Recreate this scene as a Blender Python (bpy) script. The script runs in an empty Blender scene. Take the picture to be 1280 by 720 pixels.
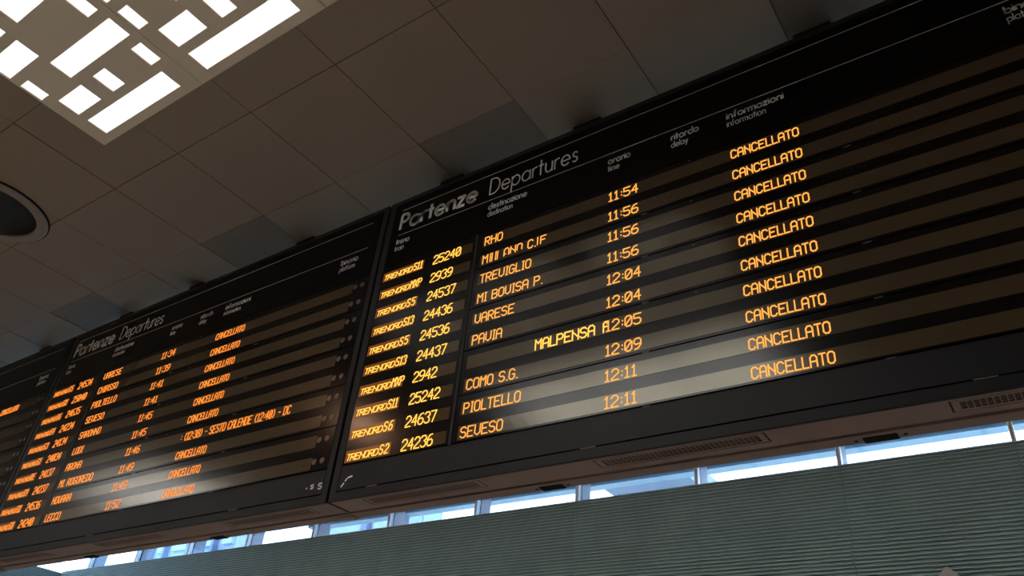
import bpy, bmesh, math, random
from mathutils import Matrix, Vector
random.seed(7)
C = bpy.context.scene.collection
K = 2.3             # far wall distance in units of D
D = 3.0            # metres from the lens to the front of the boards
EYE = 1.6          # lens height above the floor
H = 1.3            # ceiling height above the lens, in units of D

# ---------------------------------------------------------------- camera
cam = bpy.data.objects.new('camera', bpy.data.cameras.new('camera')); C.objects.link(cam)
cam.data.sensor_width = 36.0; cam.data.lens = 985.94/1280*36.0
cam.data.clip_start = 0.05; cam.data.clip_end = 500
R = ((0.82227535, 0.56284569, 0.08407128), (-0.25588801, 0.49762767, -0.82878708), (-0.50831543, 0.65997836, 0.55321243))
right, down, fwd = (Vector(r) for r in R)
m = Matrix((( right.x, -down.x, -fwd.x), (right.y, -down.y, -fwd.y), (right.z, -down.z, -fwd.z))).to_4x4()
m.translation = Vector((0, 0, EYE)); cam.matrix_world = m
bpy.context.scene.camera = cam
# ---------------------------------------------------------------- world, exposure
w = bpy.data.worlds.new('overcast sky'); bpy.context.scene.world = w; w.use_nodes = True
bg = w.node_tree.nodes['Background']; bg.inputs[0].default_value = (0.97, 0.97, 1.0, 1); bg.inputs[1].default_value = 8.0
vs = bpy.context.scene.view_settings
vs.view_transform = 'Standard'; vs.look = 'None'; vs.gamma = 1; vs.use_curve_mapping = False; vs.exposure = 0.0
LAMP = 1.05         # ceiling lamp strength

# ---------------------------------------------------------------- materials
def mat(name, col, rough=.5, spec=.5, metal=0., emit=None, es=0., noise=0., nscale=6., bump=0., bscale=40., coat=0., rnoise=0.):
    M = bpy.data.materials.new(name); M.use_nodes = True
    nt = M.node_tree; b = nt.nodes['Principled BSDF']
    b.inputs['Base Color'].default_value = (*col, 1); b.inputs['Roughness'].default_value = rough
    b.inputs['Specular IOR Level'].default_value = spec; b.inputs['Metallic'].default_value = metal
    b.inputs['Coat Weight'].default_value = coat
    if emit: b.inputs['Emission Color'].default_value = (*emit, 1); b.inputs['Emission Strength'].default_value = es
    tc = nt.nodes.new('ShaderNodeTexCoord')
    if noise or rnoise:
        n = nt.nodes.new('ShaderNodeTexNoise'); n.inputs['Scale'].default_value = nscale; n.inputs['Detail'].default_value = 6
        nt.links.new(tc.outputs['Object'], n.inputs['Vector'])
        if noise:
            r = nt.nodes.new('ShaderNodeMapRange'); r.inputs['From Min'].default_value = .3; r.inputs['From Max'].default_value = .7
            r.inputs['To Min'].default_value = 1-noise; r.inputs['To Max'].default_value = 1+noise
            nt.links.new(n.outputs['Fac'], r.inputs['Value'])
            mx = nt.nodes.new('ShaderNodeVectorMath'); mx.operation = 'SCALE'; mx.inputs[0].default_value = col
            nt.links.new(r.outputs[0], mx.inputs['Scale']); nt.links.new(mx.outputs[0], b.inputs['Base Color'])
        if rnoise:
            r2 = nt.nodes.new('ShaderNodeMapRange'); r2.inputs['From Min'].default_value = .3; r2.inputs['From Max'].default_value = .7
            r2.inputs['To Min'].default_value = rough-rnoise; r2.inputs['To Max'].default_value = rough+rnoise
            nt.links.new(n.outputs['Fac'], r2.inputs['Value']); nt.links.new(r2.outputs[0], b.inputs['Roughness'])
    if bump:
        n2 = nt.nodes.new('ShaderNodeTexNoise'); n2.inputs['Scale'].default_value = bscale
        nt.links.new(tc.outputs['Object'], n2.inputs['Vector'])
        bp = nt.nodes.new('ShaderNodeBump'); bp.inputs['Strength'].default_value = bump; bp.inputs['Distance'].default_value = .01
        nt.links.new(n2.outputs['Fac'], bp.inputs['Height']); nt.links.new(bp.outputs[0], b.inputs['Normal'])
    return M
def glass_mat(name, tint, gloss=.12):
    M = bpy.data.materials.new(name); M.use_nodes = True; nt = M.node_tree
    for n in list(nt.nodes): nt.nodes.remove(n)
    o = nt.nodes.new('ShaderNodeOutputMaterial'); mx = nt.nodes.new('ShaderNodeMixShader')
    t = nt.nodes.new('ShaderNodeBsdfTransparent'); t.inputs[0].default_value = (*tint, 1)
    g = nt.nodes.new('ShaderNodeBsdfGlossy'); g.inputs['Roughness'].default_value = .02
    mx.inputs[0].default_value = .04
    nt.links.new(t.outputs[0], mx.inputs[1]); nt.links.new(g.outputs[0], mx.inputs[2])
    nt.links.new(mx.outputs[0], o.inputs[0]); return M
M_ceil = mat('satin ceiling panel', (.315,.272,.215), .55, .2, noise=.06, nscale=.5)
M_ceil_dark = mat('dark ceiling hatch', (.215,.195,.16), .5, .15, noise=.08, nscale=.8)
M_void = mat('dark void', (.012,.011,.01), .8, .2)
M_fix = mat('light panel sheet', (.80,.77,.65), .45, .35)
M_lamp = mat('lit diffuser', (.8,.8,.8), .5, .3, emit=(1,.985,.95), es=LAMP)
M_warm = mat('warm lamp', (.8,.7,.5), .5, .3, emit=(1,.55,.33), es=110)
M_blackglass = mat('black dome glass', (.012,.012,.013), .3, .3)
M_rim = mat('pale metal rim', (.30,.25,.21), .4, .4)
M_case = mat('dark painted steel case', (.021,.021,.024), .5, .2, noise=.12, nscale=3)
M_under = mat('brown painted steel', (.255,.19,.175), .5, .4, noise=.1, nscale=2)
M_head = mat('black header sheet', (.003,.003,.0035), .25, .15)
M_mod = mat('black module face', (.005,.004,.004), .18, .26)
M_scr = mat('brown led strip', (.080,.055,.031), .18, .62)
M_scr.node_tree.nodes['Principled BSDF'].inputs['Specular Tint'].default_value = (1, .95, .80, 1)
M_num = mat('amber led strip', (.080,.045,.012), .2, .5)
M_logo = mat('led strip with painted glow', (.13,.042,.008), .25, .5, emit=(1,.28,.03), es=.10)  # orange base and faint emission paint in the glow bleeding from the LEDs
M_white = mat('white lettering', (.93,.92,.92), .5, .3)
M_led = mat('led amber', (.1,.05,.01), .4, .3, emit=(1,.37,.06), es=1.4)
M_ledn = mat('led yellow', (.1,.05,.01), .4, .3, emit=(1,.50,.07), es=1.6)
M_led2 = mat('led orange', (.1,.04,.01), .4, .3, emit=(1,.26,.03), es=1.25)
M_off = mat('unlit lamp lens', (.14,.085,.08), .3, .5)
M_bolt = mat('dull zinc', (.20,.19,.18), .5, .3)
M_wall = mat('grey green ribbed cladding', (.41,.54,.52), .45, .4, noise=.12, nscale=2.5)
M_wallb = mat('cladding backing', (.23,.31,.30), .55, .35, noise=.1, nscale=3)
M_frame = mat('silver window frame', (.8,.81,.83), .35, .5)
M_fin = mat('grey window fin', (.25,.26,.32), .5, .4)
M_glass = glass_mat('window glass', (.50,.65,.80))
M_roofglass = glass_mat('clear roof glass', (.95,.94,.90))
M_soff = mat('blue grey soffit', (.33,.38,.45), .6, .3, noise=.06, nscale=1)
M_fasc = mat('teal fascia beam', (.40,.56,.60), .5, .4)
M_bldg = mat('pale glazed building', (.32,.40,.50), .35, .5, noise=.12, nscale=.6)
M_bldg2 = mat('blue grey building frame', (.15,.19,.29), .5, .4)
M_floor = mat('warm stone floor', (.50,.40,.32), .35, .4, noise=.12, nscale=1.2)
M_plain = mat('plain hall wall', (.34,.29,.25), .6, .3, noise=.05, nscale=1)
M_ground = mat('outside paving', (.45,.45,.45), .8, .2, noise=.1)
M_sign = mat('pale pinkish grey sign sheet', (.47,.42,.40), .45, .35)

# ---------------------------------------------------------------- helpers
def tag(o, label, cat, group=None):
    o['label'] = label; o['category'] = cat
    if group: o['group'] = group
    return o
def empty(name, loc):
    o = bpy.data.objects.new(name, None); C.objects.link(o); o.location = loc; return o
class MB:
    def __init__(s): s.v = []; s.f = []
    def box(s, x0, x1, y0, y1, z0, z1):
        n = len(s.v)
        s.v += [(x0,y0,z0),(x1,y0,z0),(x1,y1,z0),(x0,y1,z0),(x0,y0,z1),(x1,y0,z1),(x1,y1,z1),(x0,y1,z1)]
        s.f += [tuple(n+i for i in q) for q in ((0,3,2,1),(4,5,6,7),(0,1,5,4),(1,2,6,5),(2,3,7,6),(3,0,4,7))]
        return s
    def bar(s, a, b, t, y0, y1, ext=None):
        # a, b in the x-z plane; a flat bar of width t between them
        e = t/2 if ext is None else ext
        dx, dz = b[0]-a[0], b[1]-a[1]; L = math.hypot(dx, dz)
        if L < 1e-9: dx, dz, L = 1, 0, 1
        ux, uz = dx/L, dz/L; nx, nz = -uz*t/2, ux*t/2
        p = [(a[0]-ux*e-nx, a[1]-uz*e-nz), (b[0]+ux*e-nx, b[1]+uz*e-nz), (b[0]+ux*e+nx, b[1]+uz*e+nz), (a[0]-ux*e+nx, a[1]-uz*e+nz)]
        n = len(s.v)
        s.v += [(q[0], y0, q[1]) for q in p] + [(q[0], y1, q[1]) for q in p]
        s.f += [tuple(n+i for i in q) for q in ((0,1,2,3),(7,6,5,4),(0,4,5,1),(1,5,6,2),(2,6,7,3),(3,7,4,0))]
        return s
    def disc(s, cx, cz, r, y0, y1, n=16):
        k = len(s.v)
        for y in (y0, y1): s.v += [(cx+r*math.cos(2*math.pi*i/n), y, cz+r*math.sin(2*math.pi*i/n)) for i in range(n)]
        s.f.append(tuple(k+i for i in range(n))); s.f.append(tuple(k+n+i for i in reversed(range(n))))
        for i in range(n): s.f.append((k+i, k+n+i, k+n+(i+1)%n, k+(i+1)%n))
        return s
    def mesh(s, name, M):
        me = bpy.data.meshes.new(name); me.from_pydata(s.v, [], s.f); me.update()
        bm = bmesh.new(); bm.from_mesh(me); bmesh.ops.recalc_face_normals(bm, faces=bm.faces); bm.to_mesh(me); bm.free()
        me.materials.append(M); return me
    def build(s, name, M, parent=None, loc=(0,0,0), bevel=0):
        o = bpy.data.objects.new(name, s.mesh(name, M)); C.objects.link(o); o.parent = parent; o.location = loc
        if bevel:
            b = o.modifiers.new('edge', 'BEVEL'); b.width = bevel; b.segments = 2; b.limit_method = 'ANGLE'
        return o
def put(name, me, parent=None, loc=(0,0,0)):
    o = bpy.data.objects.new(name, me); C.objects.link(o); o.parent = parent; o.location = loc; return o
def structure(o): o['kind'] = 'structure'; return o

# ---------------------------------------------------------------- stroke lettering
def arc(cx, cy, rx, ry, a0, a1, n=10):
    return [(cx+rx*math.cos(math.radians(a0+(a1-a0)*i/n)), cy+ry*math.sin(math.radians(a0+(a1-a0)*i/n))) for i in range(n+1)]
X = .62; r_ = X/2
def ring(cx=r_): return arc(cx, r_, r_, r_, 0, 360, 18)
ROUND = {   # geometric sans: (advance, strokes), capital height 1
 'a': (X, [ring(), [(X,0),(X,X)]]), 'd': (X, [ring(), [(X,0),(X,1.05)]]), 'b': (X, [ring(), [(0,0),(0,1.05)]]),
 'p': (X, [ring(), [(0,-.36),(0,X)]]), 'o': (X, [ring()]),
 'e': (X, [arc(r_,r_,r_,r_,0,318,16), [(0,r_),(X,r_)]]),
 'n': (.50, [[(0,0),(0,X)], [(0,.30)]+arc(.25,.37,.25,.25,170,0,8)+[(.5,0)]]),
 'm': (.84, [[(0,0),(0,X)], [(0,.30)]+arc(.21,.41,.21,.21,170,0,8)+[(.42,0)], [(.42,.30)]+arc(.63,.41,.21,.21,170,0,8)+[(.84,0)]]),
 'r': (.30, [[(0,0),(0,X)], [(0,.32)]+arc(.25,.38,.25,.24,170,75,6)]),
 'u': (.50, [[(.5,0),(.5,X)], [(0,X),(0,.25)]+arc(.25,.25,.25,.25,180,350,8)]),
 't': (.30, [[(.13,0),(.13,.95)], [(-.05,X),(.34,X)]]), 'f': (.34, [[(.13,0),(.13,.80)]+arc(.30,.80,.17,.20,180,80,5), [(0,X),(.30,X)]]),
 'i': (.0, [[(0,0),(0,X)], [(0,.86),(0,.90)]]), 'l': (.0, [[(0,0),(0,1.05)]]),
 'z': (.46, [[(0,X),(.46,X),(0,0),(.46,0)]]), 'y': (.52, [[(0,X),(.27,.02)], [(.52,X),(.12,-.36)]]),
 's': (.36, [[(.34,.52)]+arc(.18,.46,.15,.15,50,230,6)+arc(.18,.15,.17,.15,60,-150,7)]),
 'P': (.52, [[(0,0),(0,1)], [(0,1),(.24,1)]+arc(.24,.74,.28,.26,90,-90,8)+[(0,.48)]]),
 'D': (.78, [[(0,0),(0,1)], [(0,1),(.28,1)]+arc(.28,.5,.50,.5,90,-90,12)+[(0,0)]]),
 '.': (.05, [[(0,0),(0,.03)]]), 'S': (.52, [[(.50,.84)]+arc(.26,.75,.24,.25,40,250,8)+arc(.26,.25,.26,.25,70,-150,8)]),
 ' ': (.40, []) }
def o8(x0, x1, y0, y1, c=.28, k=.17): return [(x0+c,y0),(x1-c,y0),(x1,y0+k),(x1,y1-k),(x1-c,y1),(x0+c,y1),(x0,y1-k),(x0,y0+k),(x0+c,y0)]
LED = {
 'A': [[(0,0),(0,.80),(.28,1),(.72,1),(1,.80),(1,0)],[(0,.45),(1,.45)]], 'B': [[(0,0),(0,1),(.72,1),(1,.85),(1,.67),(.75,.52),(0,.52)],[(.75,.52),(1,.36),(1,.15),(.72,0),(0,0)]],
 'C': [[(1,.83),(.72,1),(.28,1),(0,.83),(0,.17),(.28,0),(.72,0),(1,.17)]], 'D': [[(0,0),(0,1),(.65,1),(1,.8),(1,.2),(.65,0),(0,0)]],
 'E': [[(1,1),(0,1),(0,0),(1,0)],[(0,.52),(.75,.52)]], 'F': [[(1,1),(0,1),(0,0)],[(0,.52),(.75,.52)]], 'G': [[(1,.83),(.72,1),(.28,1),(0,.83),(0,.17),(.28,0),(.72,0),(1,.17),(1,.48),(.6,.48)]],
 'H': [[(0,0),(0,1)],[(1,0),(1,1)],[(0,.52),(1,.52)]], 'I': [[(.5,0),(.5,1)],[(.2,0),(.8,0)],[(.2,1),(.8,1)]], 'L': [[(0,1),(0,0),(1,0)]],
 'M': [[(0,0),(0,1),(.5,.6),(1,1),(1,0)]], 'N': [[(0,0),(0,1)],[(0,.85),(1,.2)],[(1,0),(1,1)]], 'O': [o8(0,1,0,1)],
 'P': [[(0,0),(0,1),(.72,1),(1,.85),(1,.62),(.72,.48),(0,.48)]], 'R': [[(0,0),(0,1),(.72,1),(1,.85),(1,.62),(.72,.48),(0,.48)],[(.4,.48),(1,0)]],
 'S': [[(1,.85),(.72,1),(.28,1),(0,.85),(0,.66),(.28,.52),(.72,.50),(1,.34),(1,.15),(.72,0),(.28,0),(0,.15)]], 'T': [[(0,1),(1,1)],[(.5,1),(.5,0)]],
 'U': [[(0,1),(0,.17),(.28,0),(.72,0),(1,.17),(1,1)]], 'V': [[(0,1),(0,.22),(.5,0),(1,.22),(1,1)]], 'X': [[(0,0),(1,1)],[(0,1),(1,0)]],
 '0': [o8(0,1,0,1),[(.15,.2),(.85,.8)]], '1': [[(.12,.80),(.5,1),(.5,0)],[(.1,0),(.9,0)]], '2': [[(0,.80),(.28,1),(.72,1),(1,.82),(1,.62),(0,.12),(0,0),(1,0)]],
 '3': [[(0,.85),(.28,1),(.72,1),(1,.85),(1,.66),(.65,.53)],[(.65,.53),(1,.36),(1,.15),(.72,0),(.28,0),(0,.15)]], '4': [[(.75,0),(.75,1),(0,.35),(1,.35)]],
 '5': [[(1,1),(0,1),(0,.58),(.72,.58),(1,.42),(1,.17),(.72,0),(.25,0),(0,.12)]], '6': [[(.85,1),(.4,.95),(0,.6),(0,.17),(.28,0),(.72,0),(1,.17),(1,.42),(.72,.56),(0,.5)]],
 '7': [[(0,1),(1,1),(.35,0)]], '8': [o8(0,1,0,.52,.28,.14),o8(0,1,.52,1,.28,.14)], '9': [[(.15,0),(.6,.05),(1,.4),(1,.83),(.72,1),(.28,1),(0,.83),(0,.58),(.28,.44),(1,.5)]],
 ':': [[(.5,.27),(.5,.30)],[(.5,.66),(.5,.69)]], '.': [[(.35,0),(.5,0)]], '-': [[(.1,.5),(.9,.5)]], '(': [[(.8,1),(.4,.75),(.4,.25),(.8,0)]], ')': [[(.2,1),(.6,.75),(.6,.25),(.2,0)]],
 ' ': [], 'l': [[(.1,1),(.1,.12)]], 'e': [[(1,1),(0,1),(0,.12)],[(0,.55),(.8,.55)]], 'a': [[(0,.12),(0,.80),(.28,1),(.72,1),(1,.80),(1,.15)],[(.15,.3),(.35,.3)]],
 'n': [[(0,.2),(0,1)],[(0,.85),(1,.3)],[(1,.15),(1,1)]], 'o': [[(0,.3),(0,.83),(.28,1),(.72,1),(1,.83),(1,.25)]], 'f': [[(.3,0),(.3,.85),(.55,1),(1,1)],[(.3,.52),(.85,.52)]],
 'i': [[(.3,0),(.3,1)],[(.75,0),(.75,1)]], 'E2': []}
ADV = {'I': .56, ' ': .64, '.': .38, ':': .46, '1': .74, 'L': .86, 'T': .92, 'l': .5, 'i': .85, '-': .8, '(': .85, ')': .85}
def led(mb, text, x, z, pitch, wd, ht, t, y0, y1, shear=0):
    for ch in text:
        k = ADV.get(ch, 1)
        for st in LED[ch]:
            P = [(x+p[0]*wd*k**1.15+p[1]*ht*shear, z+p[1]*ht) for p in st]
            for a, b in zip(P, P[1:]): mb.bar(a, b, t, y0, y1)
        x += pitch*k
    return mb
def word(mb, text, x, z, width, cap, t, y0, y1, gap=.16):
    adv = sum(ROUND[c][0] for c in text)+gap*(len(text)-1)
    sx = (width)/adv; px = 0
    for c in text:
        for st in ROUND[c][1]:
            P = [(x+(px+p[0])*sx, z+p[1]*cap) for p in st]
            for a, b in zip(P, P[1:]): mb.bar(a, b, t, y0, y1, ext=t*.18 if len(st) > 3 else 0)
        px += ROUND[c][0]+gap
    return mb

# ================================================================ THE SETTING
CZ = EYE+H*D                    # ceiling level
XL, XR, YB, YF = -2.068*K*D, 5.4, -6.3, K*D      # inner faces of the hall
FL = MB().box(XL-.4, XR+.3, YB-.3, YF+.3, -.2, 0).build('floor', M_floor); structure(FL)
# unseen rooflights added for light: two behind the viewer mirror in the board rows
RY0, RY1 = -3.0, -.3
ADDED_ROOF = [(-5.3, -1.9, RY0, RY1), (-14.1, -11.2, RY0, RY1), (XL+.3, 4.8, 3.95, 4.65)]  # third is a slot added behind the boards to brighten the ribbed wall
g = H*D*.2135                   # ceiling grid
gx0 = -.1660*H*D; gy0 = .5108*H*D
ceil = MB()
ys = [YB-.3, RY0, RY1, YF+.3]
ceil.box(XL-.4, XR+.3, ys[0], ys[1], CZ+.04, CZ+.24); 
for a, b, c, d in ((XL-.4, XR+.3, RY1, 3.95), (XL-.4, XR+.3, 4.65, YF+.3), (XL-.4, XL+.3, 3.95, 4.65), (4.8, XR+.3, 3.95, 4.65)): ceil.box(a, b, c, d, CZ+.04, CZ+.24)
for a, b in ((XL-.4, -14.1), (-11.2, -5.3), (-1.9, XR+.3)): ceil.box(a, b, ys[1], ys[2], CZ+.04, CZ+.24)
ceil_o = structure(ceil.build('ceiling', M_void))
# ceiling tiles
def inside(x, y, a): return a[0] < x < a[1] and a[2] < y < a[3]
FIX = (-1.3365*H*D, (-1.3365+3*.3015)*H*D, (.4205-.3015)*H*D, .4205*H*D)
tile_cache = {}
nrow0, nrow1 = -7, 4
ncnt = 0
for j in range(nrow0, nrow1):
    y0, y1 = gy0+j*g, gy0+(j+1)*g
    for i in range(-18, 6):
        x0, x1 = gx0+i*g, gx0+(i+1)*g
        a, b = max(x0, XL), min(x1, XR); c, d = max(y0, YB), min(y1, YF)
        if b-a < .05 or d-c < .05: continue
        dark = j in (1, 2) and i % 3 == 0
        hy0 = .003 if j != 1 or dark else .0008
        hy1 = .003 if j != 0 or i % 3 == 0 else .0008
        rects = [(a, b, c, d)]
        for rl in ADDED_ROOF:             # cut the tile around each rooflight
            nxt = []
            for (p, q, u, v) in rects:
                if p < rl[1] and q > rl[0] and u < rl[3] and v > rl[2]:
                    if p < rl[0]: nxt.append((p, rl[0], u, v))
                    if q > rl[1]: nxt.append((rl[1], q, u, v))
                    p2, q2 = max(p, rl[0]), min(q, rl[1])
                    if u < rl[2]: nxt.append((p2, q2, u, rl[2]))
                    if v > rl[3]: nxt.append((p2, q2, rl[3], v))
                else: nxt.append((p, q, u, v))
            rects = nxt
        for (p, q, u, v) in rects:
            if q-p < .04 or v-u < .04: continue
            key = (round(q-p, 3), round(v-u, 3), dark, hy0, hy1)
            if key not in tile_cache:
                tile_cache[key] = MB().box(.003, q-p-.003, hy0, v-u-hy1, 0, .03).mesh('ceiling_tile', M_ceil_dark if dark else M_ceil)
            put('ceiling_tile', tile_cache[key], ceil_o, (p, u, CZ+random.uniform(-.0015, .0015)+(.004 if dark else 0)))
            ncnt += 1
# plain ceiling plaster beyond the tiled field (right side)
MB().box(gx0+6*g, XR, YB, YF, CZ, CZ+.03).build('ceiling_border', M_ceil, ceil_o) if gx0+6*g < XR else None
# added rooflights: kerb, bars and glass
for n, rl in enumerate(ADDED_ROOF):
    f = MB(); x0, x1, y0, y1 = rl
    for q in ((x0, x0+.05, y0, y1), (x1-.05, x1, y0, y1), (x0+.05, x1-.05, y0, y0+.05), (x0+.05, x1-.05, y1-.05, y1)): f.box(*q, CZ, CZ+.32)
    nb = max(2, round((x1-x0)/1.3))
    if n == 2: y0 -= .0; 
    for k in range(1, nb): xx = x0+(x1-x0)*k/nb; f.box(xx-.025, xx+.025, y0+.05, y1-.05, CZ+.16, CZ+.22)
    o = structure(f.build('window_%d' % (3+n), M_frame))
    MB().box(x0+.05, x1-.05, y0+.05, y1-.05, CZ+.225, CZ+.235).build('pane', M_roofglass, o)

# walls
WT = EYE+.3985*K*D              # top of the ribbed wall
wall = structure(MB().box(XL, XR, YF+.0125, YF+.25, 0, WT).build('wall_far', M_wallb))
pp = .1921*K*D                  # panel pitch
seams = [(-.0308+.1921*k)*K*D for k in range(-10, 5)]
rib_mesh = {}
def rib_panel(width, height, pitch=.0321):
    mb = MB(); n = int(height/pitch)
    for k in range(n): zz = height-(k+.5)*pitch; mb.box(0, width, 0, .012, zz-.0048, zz+.0048)
    return mb
def clad(x0, x1, parent, along='x', other=0.):
    key = round(x1-x0, 3)
    if key not in rib_mesh: rib_mesh[key] = rib_panel(x1-x0, WT-.01).mesh('ribbed_panel', M_wall)
    o = put('ribbed_panel', rib_mesh[key], parent, (x0, other, .005) if along == 'x' else (other, x0, .005))
    if along == 'y': o.rotation_euler = (0, 0, math.pi/2)
    return o
edges = [XL]+[s for s in seams if XL+.1 < s < XR-.1]+[XR]
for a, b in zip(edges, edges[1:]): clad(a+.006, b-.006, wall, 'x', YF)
MB().box(XL, XR, YF, YF+.25, WT+.0005, WT+.012).build('coping', M_wall, wall)
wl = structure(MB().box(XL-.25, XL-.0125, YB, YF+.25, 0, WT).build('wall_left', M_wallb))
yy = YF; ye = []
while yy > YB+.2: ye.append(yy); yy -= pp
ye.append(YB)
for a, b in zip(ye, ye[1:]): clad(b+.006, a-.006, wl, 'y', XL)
wr = MB().box(XR, XR+.2, YB, YF+.25, 0, CZ+.04); structure(wr.build('wall_right', M_plain))
structure(MB().box(XL-.25, XR+.2, YB-.2, YB, 0, CZ+.04).build('wall_back', M_plain))

# window bands between the ribbed walls and the ceiling
def window_band(name, lo, hi, along, parent=None):
    wf = MB()
    def bx(mb, a, b, d0, d1, z0, z1):
        # d = distance outwards from the wall face
        if along == 'x': mb.box(a, b, YF+d0, YF+d1, z0, z1)
        else: mb.box(XL-d1, XL-d0, a, b, z0, z1)
    bx(wf, lo, hi, .0, .20, CZ-.06, CZ+.04); 
    o = structure(wf.build(name, M_frame))
    ss = ([s for s in seams if lo < s < hi] if along == 'x' else [s for s in ye if lo < s < hi])
    for s in ss:
        t = MB(); bx(t, s-.017, s-.003, 0, .06, WT+.013, CZ-.06); bx(t, s+.003, s+.017, 0, .06, WT+.013, CZ-.06); t.build('mullion', M_frame, o)
        t = MB(); bx(t, s-.008, s+.008, .06, .085, WT+.013, CZ-.06); t.build('gasket', M_void, o)
        t = MB(); bx(t, s-.020, s+.012, .085, .26, WT-.3, CZ+.1); t.build('fin', M_fin, o)
    es_ = sorted([lo]+list(ss)+[hi])
    for a, b in zip(es_, es_[1:]):
        t = MB(); bx(t, a+.021, b-.021, .03, .038, WT+.013, CZ-.06); t.build('pane', M_glass, o)
    return o
window_band('window_1', XL, XR, 'x')
window_band('window_2', ye[2], YF, 'y')
MB().box(XL-.25, XL, YB, ye[2], WT+.02, CZ+.04).build('upper_wall', M_plain, wl)

# outside: paving, canopy, neighbouring buildings
MB().box(-60, 40, YF+.3, 60, -.25, -.05).build('ground_outside', M_ground)['kind'] = 'structure'
ZS = EYE+1.0648*D; YE = 2.54*D
t = empty('entrance_canopy', (0, YE, ZS)); tag(t, 'blue grey flat canopy outside, seen through the strip of windows', 'canopy')
MB().box(-9.0, 14, YF+.30-YE, 0, 0, .18).build('soffit_slab', M_soff, t)
MB().box(-9.0, 14, -.12, .02, -.049, 0).build('fascia_beam', M_fasc, t)
MB().box(-1.425*D, -1.08*D, .02, 9, -.05, .18).build('cross_slab', M_soff, t)
for k in range(4): MB().box(-1.38*D, -1.12*D, .6+k*.9, .72+k*.9, -.14, -.05).build('cross_beam', M_bldg2, t)
for px in (-7.32, 1.5): MB().box(px, px+.16, -.2, -.02, -ZS, 0).build('column', M_bldg2, t)
def building(label, x0, x1, y, h, nb, seed, dep=.6):
    e = empty('glazed_building', ((x0+x1)/2, y, -.05)); tag(e, label, 'building')
    hw = (x1-x0)/2
    MB().box(-hw, hw, .12, dep, 0, h).build('wall', M_bldg, e)
    rr = random.Random(seed); xs = [-hw]
    while xs[-1] < hw-.6: xs.append(xs[-1]+rr.choice((.5, .8, 1.1)))
    xs = [q for q in xs if q < hw-.3]+[hw]
    for a in xs[:-1]:
        wd = rr.choice((.08, .16, .26)); MB().box(a, min(a+wd, hw), 0, .12, 0, h).build('pilaster', M_bldg2, e)
    zz = .4; q = MB()
    for k, (a, b) in enumerate(zip(xs, xs[1:])):
        z1 = .5
        while z1 < h-.6:
            MB().box(a+.28, b-.02, .04, .12, z1, z1+1.0).build('pane', M_bldg, e) if b-a > .45 else None
            z1 += 1.25
    return e
building('pale blue glazed block outside, behind the windows under the right-hand board', -.535*3.6*D, -.43*3.6*D, 3.6*D, 7.5, 3, 3)
building('pale blue glazed block outside, behind the windows under the seam between the two boards', -1.17*3.3*D, -.921*3.3*D, 3.3*D, 7.2, 3, 5)
building('pale blue glazed block outside, behind the windows under the left half of the middle board', -1.72*3.1*D, -1.43*3.1*D, 3.1*D, 7, 3, 8)

# diamond sign in front of the ribbed wall
sc = (-.1273*2.25*D, 2.25*D, EYE+.2684*2.25*D)
t = empty('diamond_sign', (sc[0], sc[1], sc[2]-.31)); tag(t, 'pale grey corner of a sheet against the ribbed wall at the bottom edge', 'sign')
sg = MB(); s_ = .31
sg.v = [(0,-.01,-s_),(s_,-.01,0),(0,-.01,s_),(-s_,-.01,0),(0,.01,-s_),(s_,.01,0),(0,.01,s_),(-s_,.01,0)]
sg.f = [(0,1,2,3),(7,6,5,4),(0,4,5,1),(1,5,6,2),(2,6,7,3),(3,7,4,0)]
sg.build('sign_sheet', M_sign, t, bevel=.003)
MB().box(-.02, .02, .01, .148, -.1, -.04).build('bracket', M_bolt, t)

# ================================================================ CEILING FIXTURES
hd = H*D
RECTS = [(-1.3025,-1.0728,.3652,.4035),(-1.3045,-1.2290,.309,.3483),(-1.1925,-1.1555,.309,.3487),(-1.0778,-1.0500,.309,.3480),
 (-1.3318,-1.3055,.2534,.2922),(-1.2310,-1.0515,.2527,.2907),(-1.3318,-1.2330,.1958,.2346),(-1.0818,-1.0530,.1958,.2343),(-1.197,-1.09,.1395,.1782),(-1.3318,-1.2335,.1395,.1780)]
PX0 = -1.3365; PW = .3015; PY1 = .4205; PY0 = PY1-PW
def panel_sheet():
    # a sheet with rectangular openings: grid decomposition
    xs = sorted({PX0, PX0+PW}|{q for r in RECTS for q in r[:2]}); zs = sorted({PY0, PY1}|{q for r in RECTS for q in r[2:]})
    mb = MB()
    for b0, b1 in zip(zs, zs[1:]):
        run = None
        for a0, a1 in zip(xs, xs[1:]):
            cx, cy = (a0+a1)/2, (b0+b1)/2
            hole = any(r[0] < cx < r[1] and r[2] < cy < r[3] for r in RECTS)
            if hole:
                if run: mb.box((run[0]-PX0)*hd, (run[1]-PX0)*hd, (b0-PY0)*hd, (b1-PY0)*hd, 0, .014); run = None
            else: run = (run[0], a1) if run else (a0, a1)
        if run: mb.box((run[0]-PX0)*hd, (run[1]-PX0)*hd, (b0-PY0)*hd, (b1-PY0)*hd, 0, .014)
    return mb
sheet_me = panel_sheet().mesh('perforated_sheet', M_fix)
diff_me = [MB().box((r[0]-PX0)*hd, (r[1]-PX0)*hd, (r[2]-PY0)*hd, (r[3]-PY0)*hd, .006, .0139).mesh('diffuser', M_lamp) for r in RECTS]
PLAB = ['square ceiling light panel of lit rectangles, leftmost, its corner pointing down at the frame of the boards',
        'square ceiling light panel of lit rectangles, second from the left',
        'square ceiling light panel, rightmost, only a sliver at the top edge of the photo']
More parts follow.
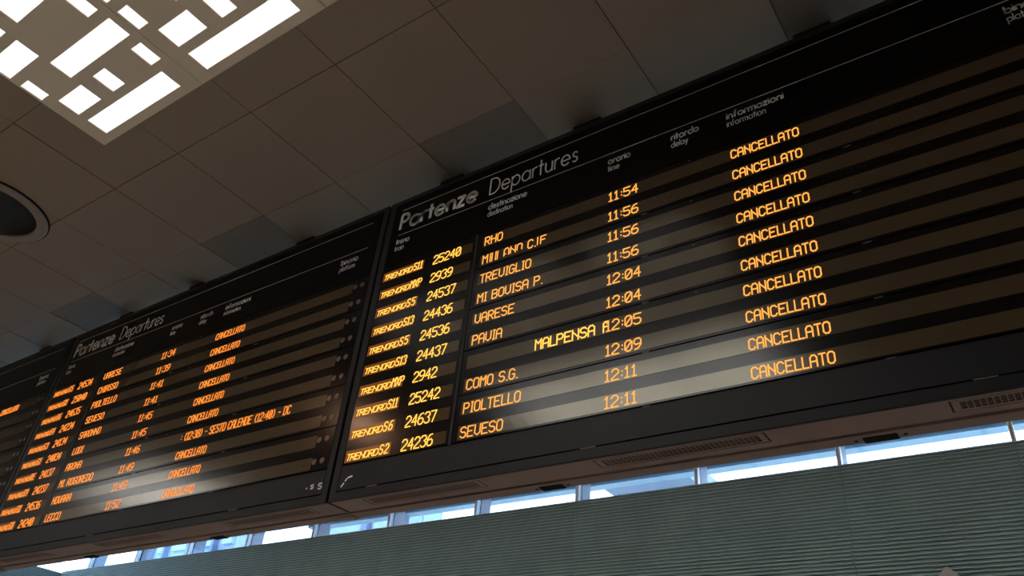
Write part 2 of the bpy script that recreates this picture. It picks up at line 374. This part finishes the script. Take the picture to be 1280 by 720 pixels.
for k in range(3):
    e = empty('ceiling_light_panel', ((PX0+k*PW)*hd, PY0*hd, CZ-.024)); tag(e, PLAB[k], 'ceiling light', 'square light panels set in the ceiling')
    s = put('perforated_sheet', sheet_me, e, (0, 0, 0))
    s.scale = ((PW*hd-.004)/(PW*hd), 1, 1)
    for dm in diff_me: put('diffuser', dm, e)
    MB().box(0, PW*hd-.004, 0, PW*hd, .0145, .021).build('back_tray', M_fix, e)
# round recessed dome
cc = (-1.7635*hd, .4065*hd)
def lathe(prof, n=48):
    mb = MB(); k = len(prof)
    for i in range(n):
        a = 2*math.pi*i/n
        for r, z in prof: mb.v.append((r*math.cos(a), r*math.sin(a), z))
    for i in range(n):
        for j in range(k-1): mb.f.append((i*k+j, ((i+1)%n)*k+j, ((i+1)%n)*k+j+1, i*k+j+1))
    return mb
e = empty('round_ceiling_dome', (cc[0], cc[1], CZ-.02)); tag(e, 'round black glass ceiling fixture with a pale rim at the left edge', 'ceiling fixture')
ro, ri = .119*hd, .0955*hd
lathe([(ri, .018), (ri, -.004), (ri+.01, -.010), (ro-.012, -.008), (ro, 0), (ro, .018)]).build('rim', M_rim, e)
lathe([(.001, -.002), (ri*.5, .001), (ri*.85, .006), (ri-.002, .014)]).build('dome_glass', M_blackglass, e)
lathe([(ro, .002), (ro+.010, .006), (ro+.010, .018)]).build('shadow_gap', M_void, e)

e = empty('added_ceiling_lamp', (-1.795*hd, -.085*hd, CZ-.02)); tag(e, 'lit warm round ceiling lamp added out of view, mirrored in the leftmost rows of the right-hand board', 'ceiling light')  # out of view, added for the warm reflection on the board
lathe([(.13, .018), (.13, -.004), (.16, -.008), (.18, 0), (.18, .018)]).build('rim', M_rim, e)
lathe([(.001, .004), (.128, .006)]).build('diffuser', M_warm, e)
# ================================================================ DEPARTURE BOARDS
B = 1.41
ROWP = .0473125
def u2x(u): return (u+1.164)*D           # local x on the board, origin at its left end
def v2z(v): return (v)*D
MODT = 1.0055
CIRCV = [1.0-.0105-ROWP*i for i in range(10)]
def board(idx, numbers, logos, dests, times, infos, mled, mnum, label):
    e = empty('departure_board', ((-1.164-idx*B)*D, D, EYE))
    tag(e, label, 'departure board', 'row of departure boards hung under the ceiling')
    W = B*D
    def part(name, M, u0, u1, v0, v1, y0, y1, parent=e, bevel=0):
        return MB().box(u2x(u0), u2x(u1), y0, y1, v2z(v0), v2z(v1)).build(name, M, parent, bevel=bevel)
    U0, U1 = -1.160, -1.160+B-.008
    VB, VT = .4655, 1.2015
    # case: a ring of frame members plus the body behind
    cs = MB()
    cs.box(u2x(U0), u2x(U1), .02, .062*D, v2z(VB)+.004, v2z(VT))
    cs.box(u2x(U0), u2x(-1.1425), 0, .02, v2z(VB), v2z(VT)); cs.box(u2x(.227), u2x(U1), 0, .02, v2z(VB), v2z(VT))
    cs.box(u2x(-1.1425), u2x(.227), 0, .02, v2z(VB), v2z(.4815)); cs.box(u2x(-1.1425), u2x(.227), 0, .02, v2z(1.190), v2z(VT))
    cs.build('case', M_case, e)
    part('gap_liner', M_void, -1.1425, .227, .4815, 1.190, .012, .0199)
    MB().box(u2x(-1.1635), u2x(-1.160), .01, .06*D, v2z(VB)+.002, v2z(VT)-.01).build('joint_strip', M_void, e)
    # front panels
    part('header_panel', M_head, -1.1410, .2255, 1.0070, 1.1890, 0, .012)
    part('number_panel', M_mod, -1.1410, -.8795, .5365, 1.0055, 0, .012)
    part('divider_strip', M_case, -.8780, -.8715, .5350, 1.0055, -.002, .012)
    part('bottom_panel', M_case, -1.1410, .2255, .4845, .5335, 0, .012)
    for k in range(5):
        t0 = MODT-.0945*k
        part('display_module', M_mod, -.8700, .2255, t0-.0925 if k < 4 else .5365, t0-.0005, 0, .012)
        for uu in (-.1395, -.490): part('latch', M_bolt, uu-.006, uu+.006, t0-.0943, t0-.0932, -.001, .004)
        MB().disc(u2x(-.4), v2z(t0-.006), .004, -.002, .002, 8).build('screw', M_bolt, e)
    for uu in (-1.05, -.589, -.04): part('latch', M_bolt, uu-.015, uu+.012, .4822, .4838, -.001, .004)
    # white rules and lettering on the header
    part('header_rule', M_white, -1.118, .197, 1.1666, 1.1674, -.0012, 0)
    part('header_rule', M_white, -1.118, .197, 1.0912, 1.0920, -.0012, 0)
    y0, y1 = -.0012, .0
    def wd(txt, u0, u1, v, cap, t, nm):
        mb = word(MB(), txt, u2x(u0)+t*D/2, v2z(v), (u1-u0)*D-t*D, cap*D, t*D, y0, y1, gap=.20)
        o = mb.build(nm, M_white, e); return o
    wd('Partenze', -1.1195, -.8895, 1.1085, .0440, .0078, 'heading_lettering')
    wd('Departures', -.8585, -.6355, 1.1085, .0440, .0032, 'heading_lettering')
    for it, en, u0, w1, w2 in (('treno','train',-1.1200,.042,.0285), ('destinazione','destination',-.8555,.1,.0650), ('orario','time',-.5660,.0490,.0255),
                               ('ritardo','delay',-.4335,.0556,.034), ('informazioni','information',-.3258,.1035,.0705), ('binario','platform',.1120,.0580,.0520)):
        wd(it, u0, u0+w1, 1.0652, .0150, .0027, 'label_lettering')
        wd(en, u0, u0+w2, 1.0462, .0142, .0015, 'label_lettering')
    TY0, TY1 = -.0045, -.0018
    for i in range(10):
        t0 = MODT-.0945*(i//2); a, b = ((t0-.0132, t0-.0405), (t0-.0615, t0-.0882))[i % 2]
        base = .9688-ROWP*i
        rs = part('row_screen', M_scr, -.8580, .1765, b, a, -.0018, 0)
        hgt = .0195
        def led_part(txt, u, z, pitch, wdt, ht, t, mm, par, shear=0):
            x = u2x(u)
            for wrd in txt.split(' '):
                if wrd: led(MB(), wrd, x, v2z(z), pitch*D, wdt*D, ht*D, t*D, TY0, TY1, shear).build('led_text', mm, par)
                x += pitch*D*(sum(ADV.get(c, 1) for c in wrd)+ADV[' '])
        if dests[i]:
            if dests[i].startswith('>'): led_part(dests[i][1:], -.7040, base, .0157, .0118, hgt, .0022, mnum, rs)
            else: led_part(dests[i], -.8510, base, .0158, .0115, hgt, .0019, mled, rs)
        if times[i]: led_part(times[i], -.5620, base, .0163, .0122, hgt, .0019, mled, rs)
        if infos[i]:
            u = -.3240
            if infos[i][0] == '<': led_part(infos[i][1:], -.3275, base, .01235, .0088, hgt, .0019, mled, rs)
            elif infos[i][0] == '>': led_part(infos[i][1:], -.0640, base, .01230, .0082, hgt, .0019, mled, rs)
            else: led_part(infos[i], u+.001, base, .0123, .0089, hgt-.002, .0019, mled, rs)
        nc = base+.0085
        ns = part('number_screen', M_num, -.9915, -.8845, nc-.0122, nc+.0122, -.0018, 0)
        if numbers[i]: led_part(numbers[i], -.9890, nc-.0108, .0154, .0118, .0218, .0020, mnum, ns)
        ls = part('logo_screen', M_logo if logos[i] else M_num, -1.1370, -1.0180, nc-.0122, nc+.0122, -.0018, 0)
        if logos[i]:
            led_part('TRENORD', -1.1330, nc-.0085, .0122, .0100, .0125, .0016, mnum, ls, .25)
            led_part(logos[i], -1.0460, nc-.0085, .0108 if len(logos[i]) > 2 else .0135, .0080, .0185, .0018, mnum, ls, .1)
        for cu in (.1842, .2066):
            MB().disc(u2x(cu), v2z(base+.0125), .0063*D, -.003, 0, 18).build('indicator_lamp', M_off, e)
    # marks on the bottom panel
    mk = MB()
    for a, b in (((-1.1325,.4905),(-1.1255,.4990)), ((-1.1245,.5010),(-1.1190,.5075)), ((-1.1190,.5075),(-1.1060,.5098))): mk.bar((u2x(a[0]), v2z(a[1])), (u2x(b[0]), v2z(b[1])), .0095, y0, y1, ext=-.002)
    mk.build('corner_mark', M_white, e)
    word(MB(), 'S', u2x(.2120), v2z(.4955), .010*D, .0115*D, .0028*D, y0, y1).build('lettering', M_white, e)
    word(MB(), 's', u2x(.1900), v2z(.4985), .009*D, .0130*D, .0028*D, y0, y1).build('lettering', M_white, e)
    MB().disc(u2x(.1795), v2z(.5010), .0055, y0, y1, 10).build('lettering', M_white, e)
    # underside: brown sheet, grilles, groove and rear rail
    un = MB(); yb = .062*D
    VENTS = [(-1.0835,-.8120),(-.5895,-.3180),(-.0885,.1830)]
    va, vb_ = .0120*D, .0462*D
    z1 = v2z(VB)+.004; z0 = v2z(VB)
    xs = [U0]+[q for v in VENTS for q in v]+[U1]
    un.box(u2x(U0), u2x(U1), 0.0205, va, z0, z1-.0005); un.box(u2x(U0), u2x(U1), vb_, yb, z0, z1-.0005)
    for k in range(0, len(xs), 2): un.box(u2x(xs[k]), u2x(xs[k+1]), va, vb_, z0, z1-.0005)
    un.build('underside_sheet', M_under, e)
    for v in VENTS:
        x0, x1 = u2x(v[0])+.009, u2x(v[1])-.009
        gr = MB(); ya, yz = va+.006, vb_-.006
        nC = 34; nR = 4; m0 = .026; m1 = .014
        gr.box(x0, x0+m0, ya, yz, z0, z0+.003); gr.box(x1-m0, x1, ya, yz, z0, z0+.003)
        gr.box(x0+m0, x1-m0, ya, ya+m1, z0, z0+.003); gr.box(x0+m0, x1-m0, yz-m1, yz, z0, z0+.003)
        cw = (x1-x0-2*m0)/nC; rh = (yz-ya-2*m1)/nR
        for k in range(1, nC): gr.box(x0+m0+k*cw-.0022, x0+m0+k*cw+.0022, ya+m1, yz-m1, z0+.0005, z0+.003)
        for k in range(1, nR): gr.box(x0+m0, x1-m0, ya+m1+k*rh-.0016, ya+m1+k*rh+.0016, z0+.0007, z0+.003)
        gv = gr.build('vent_grille', M_under, e)
        MB().box(x0, x1, ya, yz, z0+.0031, z0+.0038).build('grille_backing', M_void, gv)
    part('groove_liner', M_void, U0, U1, VB+.012, 1.15, .062*D, .0665*D)
    part('rear_rail', M_under, -1.163, -1.1645+B, VB-.002, VB+.02, .0668*D, .0930*D)
    part('joint_plate', M_under, .208, .2445, VB-.0045, VB-.0021, .0740*D, .0930*D)
    for cu in (-.1835, -.706):
        part('rail_clip', M_void, cu-.022, cu+.022, VB-.0035, VB-.0021, .0755*D, .0930*D)
        for sg in (-1, 1): MB().disc(0, 0, .008, 0, .004, 10).build('screw', M_void, e, (u2x(cu+sg*.0315), .0835*D, v2z(VB-.0025))).rotation_euler = (math.pi/2, 0, 0)
    # back cover and hangers up to the ceiling
    part('back_cover', M_case, U0, U1, VB+.02, 1.15, .0668*D+.002, .0925*D)
    for hu in (-1.05, -.665, -.17):
        part('hanger', M_void, hu-.035, hu+.035, VT, H-.0012, .074*D, .090*D)
    return e
t1 = ['11:54','11:56','11:56','11:56','12:04','12:04','12:05','12:09','12:11','12:11']
board(0, ['25240','2939','24537','24436','24536','24437','2942','25242','24637','24236'], ['S11','MXP','S5','S13','S5','S13','MXP','S11','S6','S2'],
      ['RHO','Mii anoC.le'.replace('anoC','ano C'),'TREVIGLIO','MI BOVISA P.','VARESE','PAVIA','>MALPENSA f','COMO S.G.','PIOLTELLO','SEVESO'], t1, ['CANCELLATO']*10,
      M_led, M_ledn, 'black departures board listing trains from 11:54 to 12:11, largest, on the right')
board(1, ['24534','25040','24635','24234','24134','24034','24137','16224','24237','24636'][:7]+['24237','24536','24240'], ['S5','S11','S6','S4','S3','S1','S5','R','S9','S13'][:6]+['RE','S9','S11','S8'],
      ['VARESE','CHIASSO','PIOLTELLO','SEVESO','SARONNO','LODI','ARONA','MI. ROGOREDO','NOVARA','LECCO'],
      ['11:34','11:39','11:41','11:41','11:45','11:45','11:46','11:49','11:49','11:52'],
      ['CANCELLATO']*6+['<: (12:38) - SESTO CALENDE (12:40) - DC']+['CANCELLATO']*3, M_led2, M_led2,
      'black departures board listing trains from 11:34 to 11:52, the middle one')
board(2, ['']*10, ['']*10, ['']*10, ['']*10, ['>CANCELLATO']+['']*9, M_led2, M_led2,
      'nearly blank black departures board cut by the left edge of the photo')
